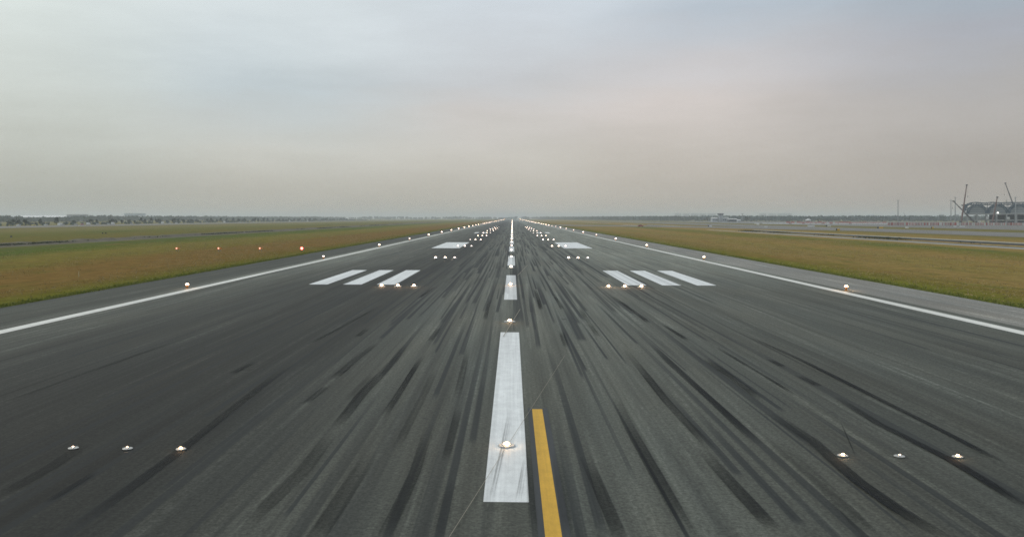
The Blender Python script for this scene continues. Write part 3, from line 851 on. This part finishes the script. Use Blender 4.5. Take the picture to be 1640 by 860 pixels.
t = thing('radar_mast', 'thin radar mast above the wood right of the small control tower', 'mast', (c.x, c.y, GZ))
for q in ((-1, -1), (1, -1), (1, 1), (-1, 1)): MB().tube((q[0], q[1], 0), (q[0]*.4, q[1]*.4, 13.5), .14).build('leg', M['grey'], t)
MB().box((0, 0, 14.0), (3.2, 2, .9)).build('antenna', M['grey'], t)
c = deep(1294.3, HY, 1250)
t = thing('pavilion', 'white roofed open pavilion in front of the right wood', 'pavilion', (c.x, c.y, GZ))
MB().lathe([(4.4, 0), (4.2, .25), (1.8, 1.5), (1.2, 1.9), (.15, 2.3)], 8, (0, 0, 3.4)).build('roof', M['white'], t)
for i in range(6):
    a = i*math.pi/3; MB().tube((3.2*math.cos(a), 3.2*math.sin(a), 0), (3.2*math.cos(a), 3.2*math.sin(a), 3.4), .16).build('post', M['white'], t)
MB().lathe([(3.5, 0), (3.5, .9)], 8).build('parapet', M['red'], t)

Yb = 6200
for i, (xa, xb, yt, lab) in enumerate(((1081, 1091.3, 342.0, 'hazy apartment slab, leftmost in the row of five'), (1094, 1104.6, 342.2, 'hazy apartment slab, second from left in the row of five'), (1107, 1118.8, 342.0, 'hazy apartment slab in the middle of the row of five'),
        (1120.6, 1131.3, 342.2, 'hazy apartment slab, fourth from left in the row of five'), (1133.2, 1147, 342.1, 'hazy apartment slab just left of the small control tower'), (1216.5, 1227.5, 342.2, 'hazy stepped apartment block, left of the row of three'), (1231, 1243.5, 342.3, 'hazy apartment slab in the middle of the row of three'), (1246, 1268.3, 342.0, 'wide hazy apartment slab, right end of the row of three'))):
    a = deep(xa, HY, Yb); b = deep(xb, yt, Yb); w = b.x-a.x; h = b.z
    t = thing('apartment_block', lab, 'building', ((a.x+b.x)/2, Yb, GZ), 0, 'hazy apartment blocks on the right horizon')
    MB().box((0, 9, h/2), (w, 18, h)).build('wall', M['tower_wall'], t)
    MB().box((0, 9, h+.6), (w*.97, 17, 1.2)).build('roof', M['offwhite'], t)
    if i == 5: MB().box((0, 8, h+2.0), (w*.5, 12, 1.8)).build('penthouse', M['tower_wall'], t)
    for f in range(1, 9):
        MB().box((0, -.1, h*f/9.0), (w*.92, .4, h*.045)).build('window_row', M['glass'], t)

# hazy towers behind the hoarding
for x, lab in ((1508, 'hazy elevated water tank on thin legs, left of the light masts'), (1531.5, 'hazy elevated water tank behind the dark crane boom')):
    c = deep(x, HY, 1900); t = thing('water_tank', lab, 'water tank', (c.x, c.y, GZ))
    MB().box((0, 0, 12.2), (7.5, 7, 3.2)).build('tank', M['tower_wall'], t)
    for q in ((-3, -3), (3, -3), (3, 3), (-3, 3)): MB().tube((q[0], q[1], 0), (q[0], q[1], 10.6), .35).build('leg', M['tower_wall'], t)
c = deep(1395, HY, 3600)
t = thing('storage_dome', 'faint pale dome far behind the right wood', 'building', (c.x, c.y, GZ))
MB().lathe([(17, 0), (17, 13), (14, 17), (8, 19.5), (1, 20.4)], 16).build('shell', M['tower_wall'], t); MB().box((0, -17, 3), (8, .6, 6)).build('door', M['glass'], t)

# ------------------------------------------------------------------ barriers and hoarding
Yh = 757
xa, xb = deep(1422, HY, Yh).x, deep(1700, HY, Yh).x
t = thing('hoarding', 'long red and white striped site hoarding before the terminal shell', 'hoarding', (xa, Yh, 0))
r = random.Random(17)
def stripe_material():
    t = NT('red_white_striped_boards')
    x, y, z = t.sep(t.n('ShaderNodeTexCoord').outputs['Object'])
    k = t.math('FLOOR', t.math('DIVIDE', x, .62)); rd, c = white(t, k, 3.0)
    odd = t.math('MODULO', t.math('ABSOLUTE', k), 2.0)
    flip = t.math('GREATER_THAN', rd, .84)
    m = t.math('ABSOLUTE', t.math('SUBTRACT', odd, flip))
    col = t.mix(m, (.40, .095, .075), (.56, .55, .52))
    f = t.math('MULTIPLY_ADD', c[1], .6, .62)
    col = t.mix(1.0, col, t.xyz(f, f, f), 'MULTIPLY')
    return t.out(t.bsdf(col, .7, 0, .3))
M['stripes'] = stripe_material()
N = 26; w = (xb-xa)/N
for i in range(N):
    h = 2.45+r.uniform(-.12, .12)
    x0 = (i+.01)*w; x1 = (i+.99)*w; yo = r.uniform(-.05, .05)
    MB().box(((x0+x1)/2, yo, h/2+.1), (x1-x0, .12, h)).build('striped_panel', M['stripes'], t)
MB().box(((xb-xa)/2, .2, 2.58), (xb-xa, .15, .12)).build('top_rail', M['grey'], t)
MB().box(((xb-xa)/2, -.25, .14), (xb-xa, .5, .28)).build('base_kerb', M['concrete'], t)
# jersey barriers further left
def barrier_mesh(mat, L, h):
    return MB().add([(-L/2, -.3, 0), (L/2, -.3, 0), (L/2, .3, 0), (-L/2, .3, 0), (-L/2, -.12, h*.45), (L/2, -.12, h*.45), (L/2, .12, h*.45), (-L/2, .12, h*.45), (-L/2, -.08, h), (L/2, -.08, h), (L/2, .08, h), (-L/2, .08, h)],
        [(3, 2, 1, 0), (8, 9, 10, 11), (0, 1, 5, 4), (4, 5, 9, 8), (2, 3, 7, 6), (6, 7, 11, 10), (1, 2, 6, 5), (5, 6, 10, 9), (3, 0, 4, 7), (7, 4, 8, 11)]).mesh('road_barrier', mat)
BW = barrier_mesh(M['white'], 5.4, 1.0); BR = barrier_mesh(M['red'], 4.6, 1.9)
x = 1212; r = random.Random(8)
while x < 1420:
    c = deep(x, HY, 985+r.uniform(-3, 3)); o = link('road_barrier', BW, None, (c.x, c.y, 0))
    o['label'] = 'low white barrier block in the broken line across the far apron'; o['category'] = 'barrier'; o['group'] = 'white barriers across the far apron'
    x += r.choice((8.4, 8.6, 9.5, 13))
x = 1262; 
while x < 1421:
    c = deep(x, HY, 1090+r.uniform(-6, 6)); o = link('road_barrier', BR, None, (c.x, c.y, 0)); o.scale = (1, 1, r.uniform(.6, 1.05))
    o['label'] = 'dull red barrier in the row behind the white barriers'; o['category'] = 'barrier'; o['group'] = 'red barriers behind the white barriers'
    x += r.choice((6.2, 6.4, 7.4, 10) if x < 1345 else (6.1, 6.2, 6.5))

# ------------------------------------------------------------------ high masts
for x, yt, D, lab in ((1438.2, 321.2, 860, 'tall floodlight mast standing alone left of the terminal'), (1523, 320.8, 930, 'left one of two close floodlight masts by the cranes'), (1529.8, 316.2, 880, 'right and taller one of two close floodlight masts'),
                      (1612, 321, 1010, 'floodlight mast just showing above the terminal roof'), (1626.3, 316.3, 840, 'floodlight mast standing in front of the terminal shell')):
    c = deep(x, yt, D); t = thing('floodlight_mast', lab, 'light mast', (c.x, c.y, 0), 0, 'floodlight masts round the apron')
    MB().tube((0, 0, 0), (0, 0, c.z), .46, .30, 8).build('pole', M['grey'], t)
    MB().lathe([(.4, -.3), (1.1, -.2), (1.1, .15), (.3, .3)], 10, (0, 0, c.z)).build('lamp_ring', M['grey'], t)

# ------------------------------------------------------------------ terminal shell under construction
Yt = 905; mpp = Yt/F
X0 = deep(1546, HY, Yt).x
t = thing('terminal_shell', 'unfinished terminal shell of blue steel arches on concrete columns', 'building', (X0, Yt, 0), -R(25))
Z1, Z2, ZT = 4.3, 10.3, 21.6
LEN = 112.0; DEP = 44.0
MB().box((LEN/2+6, DEP/2, Z1), (LEN-12, DEP, .9)).build('floor_slab', M['concrete'], t)
MB().box((LEN/2, DEP/2, Z2), (LEN, DEP+2, 1.1)).build('floor_slab', M['concrete'], t)
MB().box((LEN/2+10, DEP*.6, (Z1+Z2)/2), (LEN-24, .5, Z2-Z1-1.1)).build('back_wall', M['shade'], t)
MB().box((LEN/2+10, DEP*.5, Z1/2-.3), (LEN-24, .5, Z1-1.1)).build('back_wall', M['shade'], t)
CM = MB().box((0, 0, Z2/2-.3), (1.1, 1.1, Z2-.56)).mesh('column', M['concrete'])
for i in range(14):
    for yy in (-.8, DEP*.45):
        link('column', CM, t, (2+i*8.4, yy, 0))
bay = 17.6
def arch_truss(cx, rx, z0, zt, y, r=.26, n=14, dz=1.7):
    mb = MB()
    def pt(a, k): return (cx-(rx+k)*math.cos(a), y, z0+(zt-z0+k)*math.sin(a)**.9 if math.sin(a) > 0 else z0)
    pr = None
    for i in range(n+1):
        a = math.pi*i/n
        p, q = pt(a, 0), pt(a, dz)
        if pr:
            mb.tube(pr[0], p, r, n=5); mb.tube(pr[1], q, r, n=5); mb.tube(pr[0] if i % 2 else pr[1], q if i % 2 else p, r*.7, n=4)
        mb.tube(p, q, r*.7, n=4)
        pr = (p, q)
    return mb
for i in range(7):
    cx = 10.5+i*bay
    for yy in (0, DEP*.2, DEP*.5):
        arch_truss(cx, 7.2, Z2+.55, ZT-3.4, yy, .42 if yy == 0 else .22).build('arch_truss', M['steel'], t)
    # diagonal braces between arches
    mb = MB()
    for s in (-1, 1):
        mb.tube((cx+s*bay/2, 0, Z2+.5), (cx+s*bay/2*.35, 2, ZT-.8), .34, n=5); mb.tube((cx+s*bay/2, 3, Z2+.5), (cx+s*bay/2, 3, ZT-.6), .30, n=5)
        mb.tube((cx+s*bay/2, 0, ZT-5.5), (cx+s*bay/2*.1, .5, ZT-1.2), .28, n=5)
    mb.build('brace', M['steel'], t)
    # pale membrane behind the arch
    m = MB(); pts = [(cx-7.0*math.cos(math.pi*k/14), DEP*.10, Z2+.6+(ZT-4.0-Z2)*math.sin(math.pi*k/14)) for k in range(15)]
    m.add(pts+[(p_[0], p_[1]+.3, p_[2]) for p_ in pts], [tuple(range(15)), tuple(range(29, 14, -1))]+[(k, k+15, k+16, k+1) for k in range(14)])
    m.build('membrane_panel', M['membrane'], t)
# roof truss along the top with rounded left end
for yy in (-.5, DEP*.36, DEP*.72):
    mb = MB(); pr = None; N = 52
    for i in range(N+1):
        x = 5+i*(LEN-5)/N; w_ = .25*math.sin(i*.9)+.15*math.sin(i*.37*2)
        p, q = (x, yy, ZT-1.9), (x, yy, ZT+.2+w_)
        if pr:
            mb.tube(pr[0], p, .24, n=5); mb.tube(pr[1], q, .22, n=5); mb.tube(pr[0] if i % 2 else pr[1], q if i % 2 else p, .17, n=4)
        pr = (p, q)
    mb.build('roof_truss', M['steel'], t)
    mb = MB(); pr = None
    for i in range(13):            # rounded end
        a = math.pi/2+math.pi/2*1.25*i/12
        p = (6+6.6*math.cos(a), yy, Z2+5.3+(ZT-Z2-5.1)*math.sin(a)); q = (6+5.2*math.cos(a), yy, Z2+5.3+(ZT-Z2-6.8)*math.sin(a))
        if pr:
            mb.tube(pr[0], p, .24, n=5); mb.tube(pr[1], q, .22, n=5); mb.tube(pr[0] if i % 2 else pr[1], q if i % 2 else p, .17, n=4)
        pr = (p, q)
    mb.tube((6, yy, ZT-1.2), (-3.0, yy, ZT-2.2), .26, n=5); mb.tube((2, yy, ZT-3.5), (-3.0, yy, ZT-2.2), .2, n=5)
    mb.build('end_truss', M['steel'], t)
mb = MB()
for i in range(26):
    x = 6+i*4.2; mb.tube((x, -.5, ZT-.1), (x, DEP*.72, ZT-.1), .16, n=4)
for z in (Z2+2.3, Z2+4.4, Z2+6.6): mb.tube((-.4, .8, z), (LEN, .8, z), .16, n=4)
mb.build('purlins', M['steel'], t)
for i, x in enumerate((28, 52)):
    MB().lathe([(.5, 0), (.75, .4), (.5, .8)], 8, (x, -2.2, Z2+.9)).build('site_lamp', M['sitelight'], t)
for x, z in ((19, 5.6), (12, 1.5), (37, 5.4), (61, 5.6), (85, 5.4)):
    MB().box((x, -.6, z+.9), (2.4, 2, 2.4)).build('site_cabin', M['offwhite'], t)

# ------------------------------------------------------------------ cranes
def crane(lab, tip, base, D, mat, lattice=False):
    a = deep(tip[0], tip[1], D); b = deep(base[0], base[1], D)
    dirv = (b-a).normalized(); k = (2.6-a.z)/dirv.z; foot = a+dirv*k
    t = thing('mobile_crane', lab, 'crane', (foot.x, D, 0), 0, 'cranes round the terminal shell')
    f = Vector((0, 0, 2.6)); tp = a-Vector((foot.x, D, 0)); tp.y = 0
    L = tp-f
    mb = MB()
    for i in range(4):
        mb.tube(f+L*(i*.25), f+L*((i+1)*.25+(.01 if i < 3 else 0)), .85-.13*i, n=4)
    boom = mb.build('boom', mat, t)
    hd = MB(); hd.box(tuple(tp), (1.6, .9, 1.1)); hd.build('boom_head', M['dark'], boom)
    hk = MB(); hx = tp.x+(.9 if tp.x > f.x else -.9); hk.tube((hx, 0, tp.z), (hx, 0, max(4, tp.z*.72)), .035, n=4); hk.box((hx, 0, max(4, tp.z*.72)-.4), (.5, .4, .9)); hk.build('hook_line', M['dark'], boom)
    MB().box((0, 0, 1.75), (4.6, 2.6, 1.3)).build('turntable', M['boom_red'], t)
    MB().box((1.5 if L.x < 0 else -1.5, -1.0, 2.5), (1.6, 1.1, 1.6), 0, .85).build('cab', M['glass'], t)
    MB().box((0, 0, 1.0), (10.5, 2.6, .55)).build('chassis', M['dark'], t)
    for wx in (-4.2, -2.8, 2.8, 4.2):
        for wy in (-1.2, 1.2): MB().tube((wx, wy-.2, .6), (wx, wy+.2, .6), .6, n=12).build('wheel', M['black'], t)
crane('crane with dark boom leaning far left beside the terminal', (1527, 322.5), (1553, 348.5), 872, M['boom_dark'])
crane('crane with tall rusty boom, nearly upright left of the terminal', (1548.3, 296.5), (1540, 353), 868, M['boom_red'])
crane('crane with tallest dark boom rising behind the terminal roof', (1610, 293.5), (1622, 326), 975, M['boom_dark'])
crane('crane with short rusty boom in front of the terminal arches', (1597.2, 316), (1591.8, 344), 862, M['boom_red'])
c = deep(1447, 340, 2100)
t = thing('distant_crane', 'faint thin crane jib above the wood right of the lone mast', 'crane', (deep(1452.5, HY, 2100).x, 2100, 0))
MB().tube((0, 0, 2), (c.x-deep(1452.5, HY, 2100).x, 0, c.z), .55, .3, 4).build('jib', M['dark'], t); MB().box((0, 0, 1.4), (4, 3, 2.8)).build('carrier', M['dark'], t)

# ------------------------------------------------------------------ haze
hz = NT('airfield_haze')
pv = hz.n('ShaderNodeVolumePrincipled')
pv.inputs['Color'].default_value = (.865, .925, .968, 1); pv.inputs['Density'].default_value = .00023
pv.inputs['Anisotropy'].default_value = .25
hz.out(None, pv.outputs[0])
hb = MB().box((0, 6950, 25.5), (28200, 15100, 55)).build('haze', hz.m)
hb['kind'] = 'stuff'; hb['label'] = 'thin grey-blue haze lying over the airfield'; hb['category'] = 'haze'

# ------------------------------------------------------------------ sky and sun
w = bpy.data.worlds.new('World'); scene.world = w; w.use_nodes = True
SUN_AZ, SUN_EL = -58, 38      # degrees from +Y (left of the runway), height
t = NT('', world=w)
sky = t.n('ShaderNodeTexSky', sky_type='NISHITA'); sky.sun_disc = False
sky.sun_elevation = R(SUN_EL); sky.sun_rotation = R(SUN_AZ)
sky.dust_density = 4.0; sky.air_density = 1.2
d = t.n('ShaderNodeTexCoord').outputs['Generated']
x, y, z = t.sep(d)
S = 10.3
def c_(r, g, b): 
    def l(v):
        v /= 255.0
        return (v/12.92 if v <= .04045 else ((v+.055)/1.055)**2.4)
    return (l(r), l(g), l(b))
n1 = t.noise(t.xyz(t.math('MULTIPLY', x, 2.0), t.math('MULTIPLY', y, 2.0), t.math('MULTIPLY', z, 8)), 1, 5, .55)
n2 = t.noise(t.xyz(t.math('MULTIPLY', x, 5), t.math('MULTIPLY', y, 3), t.math('MULTIPLY_ADD', z, 24, 4)), 1, 6, .6)
n3 = t.noise(t.xyz(t.math('MULTIPLY', x, 2.6), t.math('MULTIPLY', y, 2), t.math('MULTIPLY_ADD', z, 6, 9)), 1, 4, .55)
up = t.smooth(z, .0, .12)
zw = t.math('ADD', z, t.math('MULTIPLY', up, t.math('ADD', t.math('MULTIPLY_ADD', n1, .075, -.037), t.math('MULTIPLY_ADD', n2, .045, -.022))))
xw = t.math('ADD', x, t.math('MULTIPLY', up, t.math('MULTIPLY_ADD', n3, .24, -.12)))
zen = (1.0, c_(206, 213, 219))
# cloud tones by height, for five bearings from the left of the runway to the right
bear = [(-.50, [(0, c_(170, 170, 158)), (.0135, c_(171, 172, 162)), (.06, c_(184, 188, 181)), (.13, c_(200, 207, 203)), (.20, c_(216, 225, 222)), (.4, c_(222, 230, 230)), zen]),
        (-.25, [(0, c_(184, 178, 163)), (.0135, c_(184, 180, 168)), (.08, c_(203, 204, 198)), (.115, c_(197, 203, 203)), (.15, c_(193, 204, 209)), (.21, c_(215, 224, 227)), (.4, c_(222, 230, 232)), zen]),
        (.0, [(0, c_(192, 184, 168)), (.0135, c_(191, 185, 172)), (.07, c_(204, 200, 192)), (.12, c_(207, 203, 200)), (.153, c_(201, 203, 206)), (.24, c_(210, 218, 225)), (.4, c_(218, 226, 232)), zen]),
        (.20, [(0, c_(186, 177, 161)), (.0135, c_(184, 176, 163)), (.07, c_(200, 193, 185)), (.13, c_(214, 206, 202)), (.17, c_(205, 203, 205)), (.22, c_(187, 197, 207)), (.4, c_(205, 212, 220)), zen]),
        (.48, [(0, c_(174, 163, 150)), (.0135, c_(172, 163, 152)), (.063, c_(174, 168, 161)), (.12, c_(181, 177, 174)), (.175, c_(173, 176, 184)), (.20, c_(168, 177, 187)), (.4, c_(180, 188, 196)), zen])]
cl = t.ramp(zw, bear[0][1])
for (b0, _), (b1, st) in zip(bear, bear[1:]):
    cl = t.mix(t.smooth(xw, b0, b1), cl, t.ramp(zw, st))
soft = t.math('MULTIPLY_ADD', n2, .20, .895)
cl = t.mix(1.0, cl, t.xyz(soft, soft, soft), 'MULTIPLY')
lum = t.mix(1.0, cl, (S, S, S), 'MULTIPLY')
nk = t.mix(1.0, sky.outputs[0], (1.0, 1.0, 1.0), 'MULTIPLY')
fin = t.mix(.93, nk, lum)
bg = t.n('ShaderNodeBackground'); t.put(bg.inputs[0], fin); bg.inputs[1].default_value = .10
wo = t.n('ShaderNodeOutputWorld'); t.t.links.new(bg.outputs[0], wo.inputs[0])

sl = bpy.data.lights.new('sun', 'SUN'); sl.energy = .8; sl.angle = R(18); sl.color = (1.0, .95, .88)
so = bpy.data.objects.new('sun', sl); COL.objects.link(so)
dv = Vector((math.sin(R(SUN_AZ))*math.cos(R(SUN_EL)), math.cos(R(SUN_AZ))*math.cos(R(SUN_EL)), math.sin(R(SUN_EL))))
so.rotation_euler = (-dv).to_track_quat('-Z', 'Y').to_euler()

# ------------------------------------------------------------------ render settings
scene.render.engine = 'CYCLES'
scene.view_settings.view_transform = 'Standard'
scene.view_settings.look = 'None'
scene.view_settings.exposure = 0.0
scene.view_settings.gamma = 1.0
cy = scene.cycles
cy.max_bounces = 6; cy.diffuse_bounces = 2; cy.glossy_bounces = 2; cy.transparent_max_bounces = 24; cy.volume_bounces = 2
cy.use_denoising = True
cy.denoising_prefilter = 'NONE'
cy.filter_width = 1.6
cy.sample_clamp_indirect = 1.0
cy.sample_clamp_direct = 10.0
cy.use_adaptive_sampling = False
cy.caustics_reflective = False; cy.caustics_refractive = False
